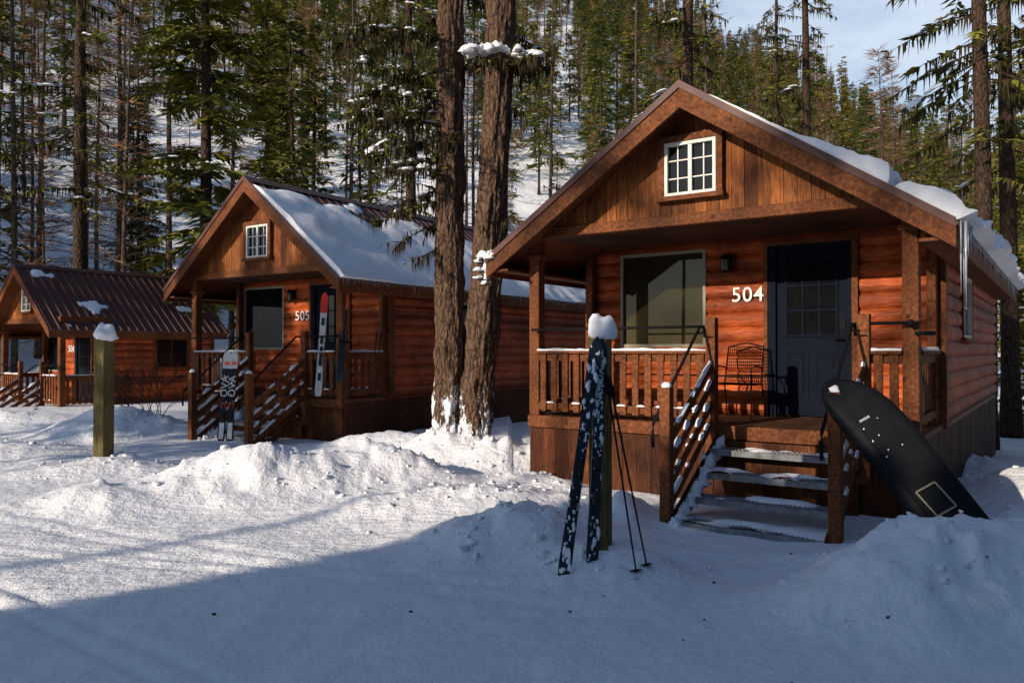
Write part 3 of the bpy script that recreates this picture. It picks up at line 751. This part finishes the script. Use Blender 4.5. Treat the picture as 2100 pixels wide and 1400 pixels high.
for (px,d,me,s,rz) in [(168,25,near_moss[0],1,0.3),(418,27,near_fir[0],1.02,1),(545,35,near_fir[1],1.0,2),(640,42,near_fir[1],.85,4),
     (845,25,near_moss[1],1,2.2),(1311,36,pole,1.1,2),(1412,22.5,near_moss[0],1,5),(1455,30,pole,1.1,3.3),
     (1600,30,near_moss[1],.8,1.1),(1650,25,near_moss[0],.80,2.9),(2022,16.5,near_moss[1],.95,1.5),(2072,19,near_moss[0],.92,.5),(1832,60,larch,.88,0),
     (30,30,pole,1.1,4),(285,42,near_fir[1],.75,1),(80,34,larch,1,2),(1128,40,pole,1,.7),(715,36,pole,1,.2),
     (2130,24,near_fir[1],.8,3),(2085,20,near_fir[1],.25,1),(350,31,pole,1.1,2.2),(240,32,larch,1.1,.4),(-60,24,near_moss[1],1,1)]:
    x,y=wpos(px,d); place(me,x,y,s,rz)

# twin trees in the yard
def big_trunk(base,top,r0,r1,zg,seed,H=8.5,kink=None):
    mb=MB(); n=72; m=230; v=[];f=[]
    b=Vector(base); t_=Vector(top)
    for i in range(m+1):
        t=i/m; z=t*H; c=b.lerp(t_,t)
        if kink: c=c+Vector((kink*math.sin(t*math.pi)*.12,0,0))
        r=r0+(r1-r0)*t; r*=1+.55*math.exp(-z/.28)
        for k in range(n):
            a=2*math.pi*k/n; ca,sa=math.cos(a),math.sin(a)
            root=.10*math.exp(-z/.35)*math.sin(a*5+seed)
            q=Vector((ca*2.2,sa*2.2,z*1.1+seed))
            fur=abs(mn.noise(Vector((ca*5.5+seed,sa*5.5,z*1.9))))*.075+abs(mn.noise(Vector((ca*11,sa*11+seed,z*4.5))))*.04+mn.noise(q)*.035
            rr=r+root-.035+fur
            v.append((c.x+ca*rr,c.y+sa*rr,c.z))
    for i in range(m):
        for k in range(n): f.append((i*n+k,i*n+(k+1)%n,(i+1)*n+(k+1)%n,(i+1)*n+k))
    mb.mesh(v,f,M_bark,True)
    return mb
def limb(mb,p,az,el,L,r,rn,droop=.15,moss=1,green=0,snow=0,twigs=14):
    d=Vector((math.cos(az)*math.cos(el),math.sin(az)*math.cos(el),math.sin(el))); side=Vector((-math.sin(az),math.cos(az),0))
    pts=[p+d*L*a+Vector((0,0,-droop*L*a*a))+side*.05*math.sin(a*6+az) for a in [i/6 for i in range(7)]]
    mb.tube(pts,[r*(1-i/7.5) for i in range(7)],M_bark2,6)
    def at(a):
        k=min(5,int(a*6)); return pts[k].lerp(pts[k+1],a*6-k)
    for t in range(int(twigs*L)):
        a=rn.uniform(.15,1); b=at(a); l=rn.uniform(.1,.45); dd=(side*rn.choice((-1,1))*rn.uniform(.4,1)+d*rn.uniform(.1,.8)+Vector((0,0,rn.uniform(-.5,.3)))).normalized()*l
        mb.tube([b,b+dd*.5+Vector((0,0,.02)),b+dd],[.007,.005,.002],M_bark2,3,False)
        for m in range(int(5*moss)):
            q=b+dd*rn.random(); h=rn.uniform(.04,.22); s=Vector((rn.uniform(-1,1),rn.uniform(-1,1),0)).normalized()*.014
            mb.face([q-s,q+s,q+Vector((rn.uniform(-.03,.03),rn.uniform(-.03,.03),-h))],M_moss)
        for m in range(int(9*green)):
            q=b+dd*rn.random(); g=(dd.normalized()+Vector((rn.uniform(-.7,.7),rn.uniform(-.7,.7),rn.uniform(-.4,.4)))).normalized()*rn.uniform(.08,.2)
            s=g.cross(Vector((rn.uniform(-.5,.5),rn.uniform(-.5,.5),1))).normalized()*.02
            mb.face([q,q+g*.5+s,q+g,q+g*.5-s],M_leafn)
    if snow:
        for k in range(int(snow*L*10)):
            b=at(rn.uniform(.2,1)); mb.blob((b.x+rn.uniform(-.05,.05),b.y+rn.uniform(-.05,.05),b.z+.02),(rn.uniform(.03,.10),rn.uniform(.03,.06),rn.uniform(.015,.045)),M_snow,k,.5,10)
rn=random.Random(5)
zb=.15
TB=big_trunk((-.96,12.0,zb-.3),(-.93,12.0,zb+8.2),.235,.185,zb,1.3)
for (z,az,L,g,s) in [(4.6,3.5,1.1,.5,.5),(4.2,2.6,.9,.2,0),(5.3,3.3,1.4,.7,.7),(5.0,4.6,.8,.2,0),(3.7,3.0,.8,0,0),(6.0,3.1,1.5,.9,.7),(6.4,3.9,1.6,.9,.9),(6.9,2.8,1.6,.9,.5),(3.3,3.6,.5,0,0),(5.6,2.5,1.1,.4,.3),(7.2,.3,.8,.4,0),(7.5,3.3,1.6,.9,.2),(4.4,4.0,1.0,.4,.5),(4.9,2.9,1.2,.6,.5),(5.7,3.6,1.5,.5,.4),(6.6,3.2,1.7,.6,.3),(4.0,3.3,1.1,.3,.2),(5.1,3.8,1.3,.5,.3)]:
    limb(TB,Vector((-.95,12,z)),az,rn.uniform(-.3,.1),L,.022,rn,.2,1.6,g,s,24)
def crown(mb,x,y,z0,z1,rad,rn,n=70):
    mb.tube([(x,y,z0),(x+.1,y,(z0+z1)/2),(x,y,z1)],[.185,.12,.02],M_bark2,8)
    for i in range(n):
        z=rn.uniform(z0,z1); L=rad*(1-(z-z0)/(z1-z0)*.8)*rn.uniform(.5,1.1)
        limb(mb,Vector((x,y,z)),rn.uniform(0,6.28),rn.uniform(-.4,.1),L,.02,rn,.15,.4,1.2,0,10)
crown(TB,-.93,12,8.1,17,1.7,rn,40)
TB.build('pine_tree')
TB2=big_trunk((-.62,11.9,zb-.3),(-.10,12.0,zb+8.2),.255,.20,zb,4.1,kink=.5)
for (z,az,L,g,s) in [(3.6,5.3,.25,0,0),(5.6,1.2,.6,.2,0),(6.6,.4,1.0,.5,.4),(7.1,5.8,1.2,.6,.3)]:
    limb(TB2,Vector((-.62+.063*z,12,z)),az,rn.uniform(-.3,.1),L,.02,rn,.2,1.3,g,s,20)
for az,L in ((0.0,.75),(3.1,.55),(.4,.6),(5.8,.65),(-1.6,.35)):
    limb(TB2,Vector((-.20,11.95,6.02)),az,.08,L,.03,rn,.12,1.8,.3,0,30)
for k in range(30):
    a=rn.uniform(-.52,.62); TB2.blob((-.22+a,11.70+rn.uniform(-.12,.2),6.03+.13*math.cos(a*2.4)+rn.uniform(-.03,.04)),(rn.uniform(.06,.15),.09,rn.uniform(.05,.10)),M_snow,k,.45,12)
for k in range(12): TB2.blob((-.42+rn.uniform(-.09,.14),11.67+rn.uniform(-.02,.05),2.9+rn.uniform(-.28,.22)),(rn.uniform(.03,.07),.04,rn.uniform(.03,.08)),M_snow,k,.5,10)
crown(TB2,-.10,12,8.1,18,1.8,rn,40)
TB2.build('pine_tree')

# trees behind the viewpoint that shade the foreground
SAZ=R(50); SE=R(19)
sd=Vector((math.sin(SAZ),math.cos(SAZ),0)); sp=Vector((math.cos(SAZ),-math.sin(SAZ),0))
shade_me=tree_mesh('young_fir',7.3,.12,.02,1.6,170,26,31,mats(),'fir',.05,.50,6)
tall_me=tree_mesh('tall_pine',24,.13,.60,1.3,150,24,32,mats(),'fir',.05,.52,8)
mid_me=tree_mesh('mid_pine',11,.07,.60,1.4,110,18,33,mats(),'fir',.05,.48,8)
G_E=empty('pine_grove'); pl=[]; rr_=random.Random(3)
for row,a0 in ((0,-11.5),(1,-13),(2,-14.6),(3,-16)):
    w=-5.3+(row%2)*.5
    while w<12:
        a=a0+rr_.uniform(-.5,.5); p=sd*a+sp*w
        pl.append((p.x,p.y,gz(p.x,p.y),rr_.uniform(.80,1.08)+row*.05,rr_.uniform(0,6))); w+=1.0
instancer('young_firs',shade_me,pl,G_E)
pl=[]
for (a,w,s) in [(-31,-7.2,1.14),(-33,-3.5,1.2),(-24,-16.2,.98),(-34,-12.8,1.1),(-42,-20,1.2),(-30,-25.5,1.0)]:
    p=sd*a+sp*w; pl.append((p.x,p.y,gz(p.x,p.y),s,rr_.uniform(0,6)))
instancer('tall_pines',tall_me,pl,G_E)
pl=[]
for (a,w,s) in [(-11,-12.4,.9),(-12,-13.5,.88),(-10.5,-14.6,.9),(-12,-15.7,.9),(-13,-17,.95)]:
    p=sd*a+sp*w; pl.append((p.x,p.y,gz(p.x,p.y),s,rr_.uniform(0,6)))
instancer('mid_pines',mid_me,pl,G_E)
pl=[]
for k in range(230):
    if k<200: az=rr_.uniform(52,200); r=rr_.uniform(20,55)
    else: az=rr_.uniform(-64,-47); r=rr_.uniform(34,60)
    x=r*math.sin(R(az)); y=r*math.cos(R(az)); pl.append((x,y,gz(x,y),rr_.uniform(.9,1.5),rr_.uniform(0,6)))
instancer('surrounding_firs',far[0],pl,F_E)

# ---------------------------------------------------------------- posts, skis, poles, cargo box...
def post(px,d,top,w,rz,seed):
    x=(px-1050)/1621*d; g=gz(x,d)
    e=empty('wooden_post',(x,d,0),rz); mb=MB(); mb.box(-w/2,w/2,-w/2,w/2,g-.4,top,M_post); mb.build('post',e,.008)
    s=MB(); s.blob((.02,0,top+.01),(w*.80,w*.74,w*.95),M_snow,seed,.2,22)
    s.build('snow_cap',e); return x,g
post(1231,6.0,1.815,.145,R(-22),3); post(214,11,1.88,.19,R(-20),8)

def ski(name,p0,p1,face,w,mat,tipmat=None,par=None,snowy=0):
    p0=Vector(p0); p1=Vector(p1); L=(p1-p0).length; d=(p1-p0).normalized(); face=Vector(face); face=(face-d*face.dot(d)).normalized(); s=d.cross(face)
    mb=MB(); n=30; v=[]; th=.007
    for i in range(n+1):
        t=i/n; l=L*t
        hw=w/2*(1-.22*math.sin(math.pi*min(1,t/.92)))
        if t>.92: hw*=math.sqrt(max(0.03,1-((t-.92)/.08)**2))
        if t<.04: hw*=.75+6*t
        lift=.22*max(0,t-.86)**1.6*4 + .02*math.sin(math.pi*t)
        c=p0+d*l+face*(lift*.35)
        for a,b in ((-1,-1),(1,-1),(1,1),(-1,1)): v.append(c+s*a*hw+face*b*th)
    f=[]
    for i in range(n):
        for k in range(4): f.append((i*4+k,i*4+(k+1)%4,(i+1)*4+(k+1)%4,(i+1)*4+k))
    f.append((0,1,2,3)); f.append((n*4+3,n*4+2,n*4+1,n*4))
    sp_=int(n*.8)
    mb.mesh(v,f[:sp_*4],mat,False); mb.mesh(v,f[sp_*4:],tipmat or mat,False)
    c=p0+d*L*.45+face*.012
    for o,h in ((0,.035),(.26,.045),(.1,.02)):
        mb.beam(c-d*(o+.04)+face*h/2,c-d*(o-.04)+face*h/2,.05,h,M_skib,tuple(face))
    for k in range(snowy):
        t=random.uniform(.02,.97); q=p0+d*L*t+s*random.uniform(-.42,.42)*w*.85+face*.008
        r=random.uniform(.006,.022)
        mb.blob(q,(r*.8,r*.45,r*random.uniform(.8,2.4)),M_snow,k,.6,8,False,3)
    return mb.build(name,par)
def ski_text(s,p,d,face,size,mat,par):
    d=Vector(d).normalized(); face=Vector(face); face=(face-d*face.dot(d)).normalized(); y=face.cross(d)
    o=text('lettering',s,par,(0,0,0),size,mat,0,0,.001)
    m=Matrix((d,y,face)).transposed().to_4x4(); m.translation=Vector(p)+face*.011; o.matrix_local=m
E=empty('skis')
xb,yb_=.37,5.72; g=gz(xb,yb_)
p0=(xb,yb_,g-.02); p1=(.635,5.86,1.80); fc=(-.1,-1,.15)
ski('ski_1',p0,p1,fc,.10,M_skid,M_skid,E,100)
g2=gz(.585,5.84); ski('ski_2',(.585,5.80,g2-.03),(.665,5.885,1.79),(.25,-1,.1),.10,M_skid,M_skid,E,75)
ski_text('NORDAL',Vector((.585,5.80,g2-.03)).lerp(Vector((.665,5.885,1.79)),.80)+Vector((0,-.012,0)),(.08,.085,1.55),(.25,-1,.1),.07,M_skiw,E)
def poles(tops,bots,par_name='ski_poles'):
    e=empty(par_name)
    for k,(a,b) in enumerate(zip(tops,bots)):
        a=Vector(a);b=Vector(b); d=(b-a).normalized(); mb=MB()
        mb.tube([a,b],[.0085,.006],M_black,8); mb.tube([a-d*.02,a+d*.02,a+d*.13],[.016,.018,.014],M_blackpl,8)
        c=b-d*.05; mb.tube([c,c+d*.004,c+d*.012],[.012,.045,.012],M_blackpl,12)
        mb.tube([a,a+Vector((.03,-.01,-.05)),a+Vector((.035,-.01,-.13)),a+Vector((.01,-.01,-.10)),a+d*.02],.004,M_black,4)
        mb.build('pole_%d'%(k+1),e)
b1=(.885,5.62); b2=(.975,5.70)
poles([(.70,5.87,1.50),(.725,5.88,1.48)],[(b1[0],b1[1],gz(*b1)-.03),(b2[0],b2[1],gz(*b2)-.03)])

E=empty('skis')
x0=-4.62
for k,xx in enumerate((x0-.07,x0+.07)):
    g=gz(xx,12.75); a=(xx,12.75,max(g,.28)-.03); b=(xx-.03*k+.04,12.95,1.70)
    ski('ski_%d'%(k+1),a,b,(.1,-1,.1),.125,M_skib,M_skiw,E,12)
    A=Vector(a);B=Vector(b)
    ski_text('OVA',A.lerp(B,.60)+Vector((0,-.01,0)),(B-A),(.1,-1,.1),.16,M_skiw,E)
    mb=MB()
    for t0,t1,m_ in ((.02,.2,M_skiw),(.84,.88,M_orange),(.36,.42,M_orange)):
        mb.beam(A.lerp(B,t0)+Vector((.001,-.016,0)),A.lerp(B,t1)+Vector((.001,-.016,0)),.075,.004,m_,(0,-1,.1))
    mb.build('graphic_%d'%(k+1),E)
E=empty('skis')
ski('ski_1',(-3.42,13.95,.9),(-3.34,14.12,2.74),(.2,-1,.1),.13,M_skiw,M_red,E,4)
ski('ski_2',(-2.99,13.72,1.15),(-2.93,13.86,2.74),(.2,-1,.1),.13,M_skid,M_orange,E,0)
mb=MB()
for t in (.15,.32,.5,.68):
    A=Vector((-3.42,13.95,.9)).lerp(Vector((-3.34,14.12,2.74)),t); mb.beam(A+Vector((0,-.02,0)),A+Vector((.01,-.012,.13)),.05,.004,M_skid,(0,-1,.1))
mb.build('graphic',E)
poles([(-2.32,13.55,2.0),(-2.25,13.6,1.98)],[(-2.40,13.5,.86),(-2.36,13.52,.86)])
poles([(-11.65,19.9,1.45),(-11.55,19.95,1.4)],[(-11.95,19.8,.2),(-11.9,19.8,.2)])

def cargo():
    e=empty('roof_cargo_box'); mb=MB()
    p1=Vector((2.93,6.98,1.42)); p0=Vector((3.62,6.22,.14))
    d=(p1-p0); L=d.length; d.normalize(); fc=Vector((-.35,-.75,.55)); fc=(fc-d*fc.dot(d)).normalized(); s=d.cross(fc)
    n=40;m=28;v=[];f=[]
    for i in range(n+1):
        t=i/n
        a=1.0
        if t<.08: a=(1-((.08-t)/.08)**2)**.5*.999+.001
        if t>.66: a=max(.02,1-((t-.66)/.34)**2.8)
        a=max(a,.02)
        hw=.235*(a**.55); hh=.12*(min(1,a)**.7)
        off=-.12*max(0,(t-.55)/.45)**2
        c=p0+d*(L*1.05*t)+s*off
        for k in range(m):
            ph=2*math.pi*k/m; cx,cy=math.cos(ph),math.sin(ph); e_=.45
            x=hw*math.copysign(abs(cx)**e_,cx); y=hh*math.copysign(abs(cy)**e_,cy)
            if abs(cy)<.22: x*=1.04
            v.append(c+s*x+fc*y)
    for i in range(n):
        for k in range(m): f.append((i*m+k,i*m+(k+1)%m,(i+1)*m+(k+1)%m,(i+1)*m+k))
    f.append(tuple(range(m))); f.append(tuple(reversed(range(n*m,(n+1)*m))))
    mb.mesh(v,f,M_blackpl,True); mb.build('shell',e)
    g=MB()
    def pt(t,u,h=.122): return p0+d*(L*t)+s*u+fc*h
    q=[pt(.20,-.10),pt(.20,.07),pt(.34,.05),pt(.34,-.12)]
    for k in range(4): g.beam(q[k],q[(k+1)%4],.012,.006,M_tan,tuple(fc))
    for k in range(6): g.beam(pt(.76,-.13+k*.016),pt(.772,-.128+k*.016),.009,.004,M_skiw,tuple(fc))
    for k in range(7):
        a=random.uniform(.5,.75); u=random.uniform(-.15,.05); g.blob(pt(a,u,.118),(.006,.005,.008),M_snow,k,.6,8,False)
    for u in (.15,-.16): g.beam(pt(.12,u,.115),pt(.72,u,.115),.014,.012,M_blackpl,tuple(fc))
    g.build('markings',e)
cargo()

ch=MB(); fz=.87
cx,cy=.10,1.12; r=.010
for sx in (-.25,.25):
    ch.tube([(cx+sx,cy-.25,fz),(cx+sx*.95,cy-.22,fz+.62),(cx+sx*.95,cy-.05,fz+.64),(cx+sx*.95,cy+.20,fz+.62)],r,M_black,6)
    ch.tube([(cx+sx,cy+.30,fz),(cx+sx*.95,cy+.18,fz+.42),(cx+sx*.9,cy+.30,fz+.88)],r,M_black,6)
    ch.tube([(cx+sx*.95,cy-.22,fz+.42),(cx+sx*.95,cy+.2,fz+.42)],r,M_black,6)
ch.tube([(cx-.23,cy-.22,fz+.42),(cx+.23,cy-.22,fz+.42)],r,M_black,6)
ch.tube([(cx-.225,cy+.30,fz+.88),(cx,cy+.33,fz+.93),(cx+.225,cy+.30,fz+.88)],r,M_black,6)
for k in range(18):
    a=-.22+.44*k/17
    ch.tube([(cx+a,cy-.22,fz+.42),(cx+a,cy+.18,fz+.42),(cx+a,cy+.30,fz+.89)],.004,M_black,4)
for k in range(12):
    z=fz+.45+.43*k/11; yy=cy+.19+.11*k/11; ch.tube([(cx-.22,yy,z),(cx+.22,yy,z)],.004,M_black,4)
    yy=cy-.2+.38*k/11; ch.tube([(cx-.22,yy,fz+.422),(cx+.22,yy,fz+.422)],.004,M_black,4)
CH=empty('porch_chair',(2.088,8.989,0),-R(35.1)); ch.build('frame',CH)

sh=MB(); rn=random.Random(9)
sx,sy_=-7.15,15.3; g=gz(sx,sy_)
def twig(p,d,L,r,dep):
    q=p+d*L; sh.tube([p,p.lerp(q,.5)+Vector((rn.uniform(-.02,.02),0,rn.uniform(0,.03))),q],[r,r*.8,r*.6],M_bark2,4,False)
    if dep>0:
        for k in range(3):
            dd=(d+Vector((rn.uniform(-.6,.6),rn.uniform(-.6,.6),rn.uniform(-.3,.5)))).normalized(); twig(p.lerp(q,rn.uniform(.5,1)),dd,L*.7,r*.65,dep-1)
for k in range(18):
    a=rn.uniform(0,6.28); twig(Vector((sx+rn.uniform(-.4,.4),sy_+rn.uniform(-.2,.2),g-.1)),Vector((math.cos(a)*.6,math.sin(a)*.4,.8)).normalized(),rn.uniform(.4,.65),.009,3)
sh.build('bare_shrub')
db=MB()
for k in range(26):
    y=rn.uniform(3.9,11); x=rn.uniform(-.6,.6)*y; db.blob((x,y,gz(x,y)+.005),(rn.uniform(.004,.016),rn.uniform(.004,.012),.007),M_debris,k,.5,6,False)
db.build('twig_debris')
sc=MB()
for k in range(800):
    m=rn.choice(MOUNDS[:14]); x=m[0]+rn.gauss(0,m[3]*.7); y=m[1]+rn.gauss(0,m[4]*.7); r=abs(rn.gauss(0,.018))+.005
    if 1.2<x<3 and 6.9<y<9: continue
    sc.blob((x,y,gz(x,y)+r*.1),(r,r,r*.7),M_gsnow,k,.5,8,False)
sc.build('snow_clods')

# ---------------------------------------------------------------- light, sky
w=bpy.data.worlds.new('World'); scene.world=w; w.use_nodes=True; nt=w.node_tree
bg=nt.nodes['Background']; sk=nt.nodes.new('ShaderNodeTexSky'); sk.sky_type='NISHITA'; sk.sun_disc=False
sk.sun_elevation=SE; sk.sun_rotation=R(230); sk.air_density=1.0; sk.dust_density=.3; sk.ozone_density=2.6
tc=nt.nodes.new('ShaderNodeTexCoord')
sx=nt.nodes.new('ShaderNodeSeparateXYZ'); nt.links.new(tc.outputs['Generated'],sx.inputs[0])
n=noise_n(nt,tc.outputs['Generated'],3.0,7,.62,(1,1,3.0)); rp=ramp(nt,[(.38,.30),(.62,1.0)]); nt.links.new(n,rp.inputs[0])
fy=nt.nodes.new('ShaderNodeMapRange'); fy.inputs['From Min'].default_value=.45; fy.inputs['From Max'].default_value=.80; nt.links.new(sx.outputs[1],fy.inputs['Value'])
ff=math_n(nt,'MULTIPLY',rp.outputs[0],math_n(nt,'MULTIPLY',fy.outputs[0],.95))
c=mixc(nt,ff,sk.outputs[0],(5.0,5.8,6.9)); nt.links.new(c,bg.inputs[0]); bg.inputs[1].default_value=.135
L=bpy.data.lights.new('sun','SUN'); L.energy=5; L.angle=R(.5); L.color=(1,.85,.68)
lo=bpy.data.objects.new('sun',L); COL.objects.link(lo)
dirv=Vector((math.sin(SAZ)*math.cos(SE),math.cos(SAZ)*math.cos(SE),-math.sin(SE)))
lo.rotation_euler=dirv.to_track_quat('-Z','Y').to_euler()
# ---------------------------------------------------------------- camera
cam=bpy.data.cameras.new('camera'); cam.sensor_width=36; cam.lens=27.8; cam.clip_end=3000; cam.clip_start=.05
co=bpy.data.objects.new('camera',cam); COL.objects.link(co); co.location=(0,0,1.70); co.rotation_euler=(R(90.67),0,0)
scene.camera=co
scene.view_settings.view_transform='Standard'; scene.view_settings.look='None'; scene.view_settings.exposure=0
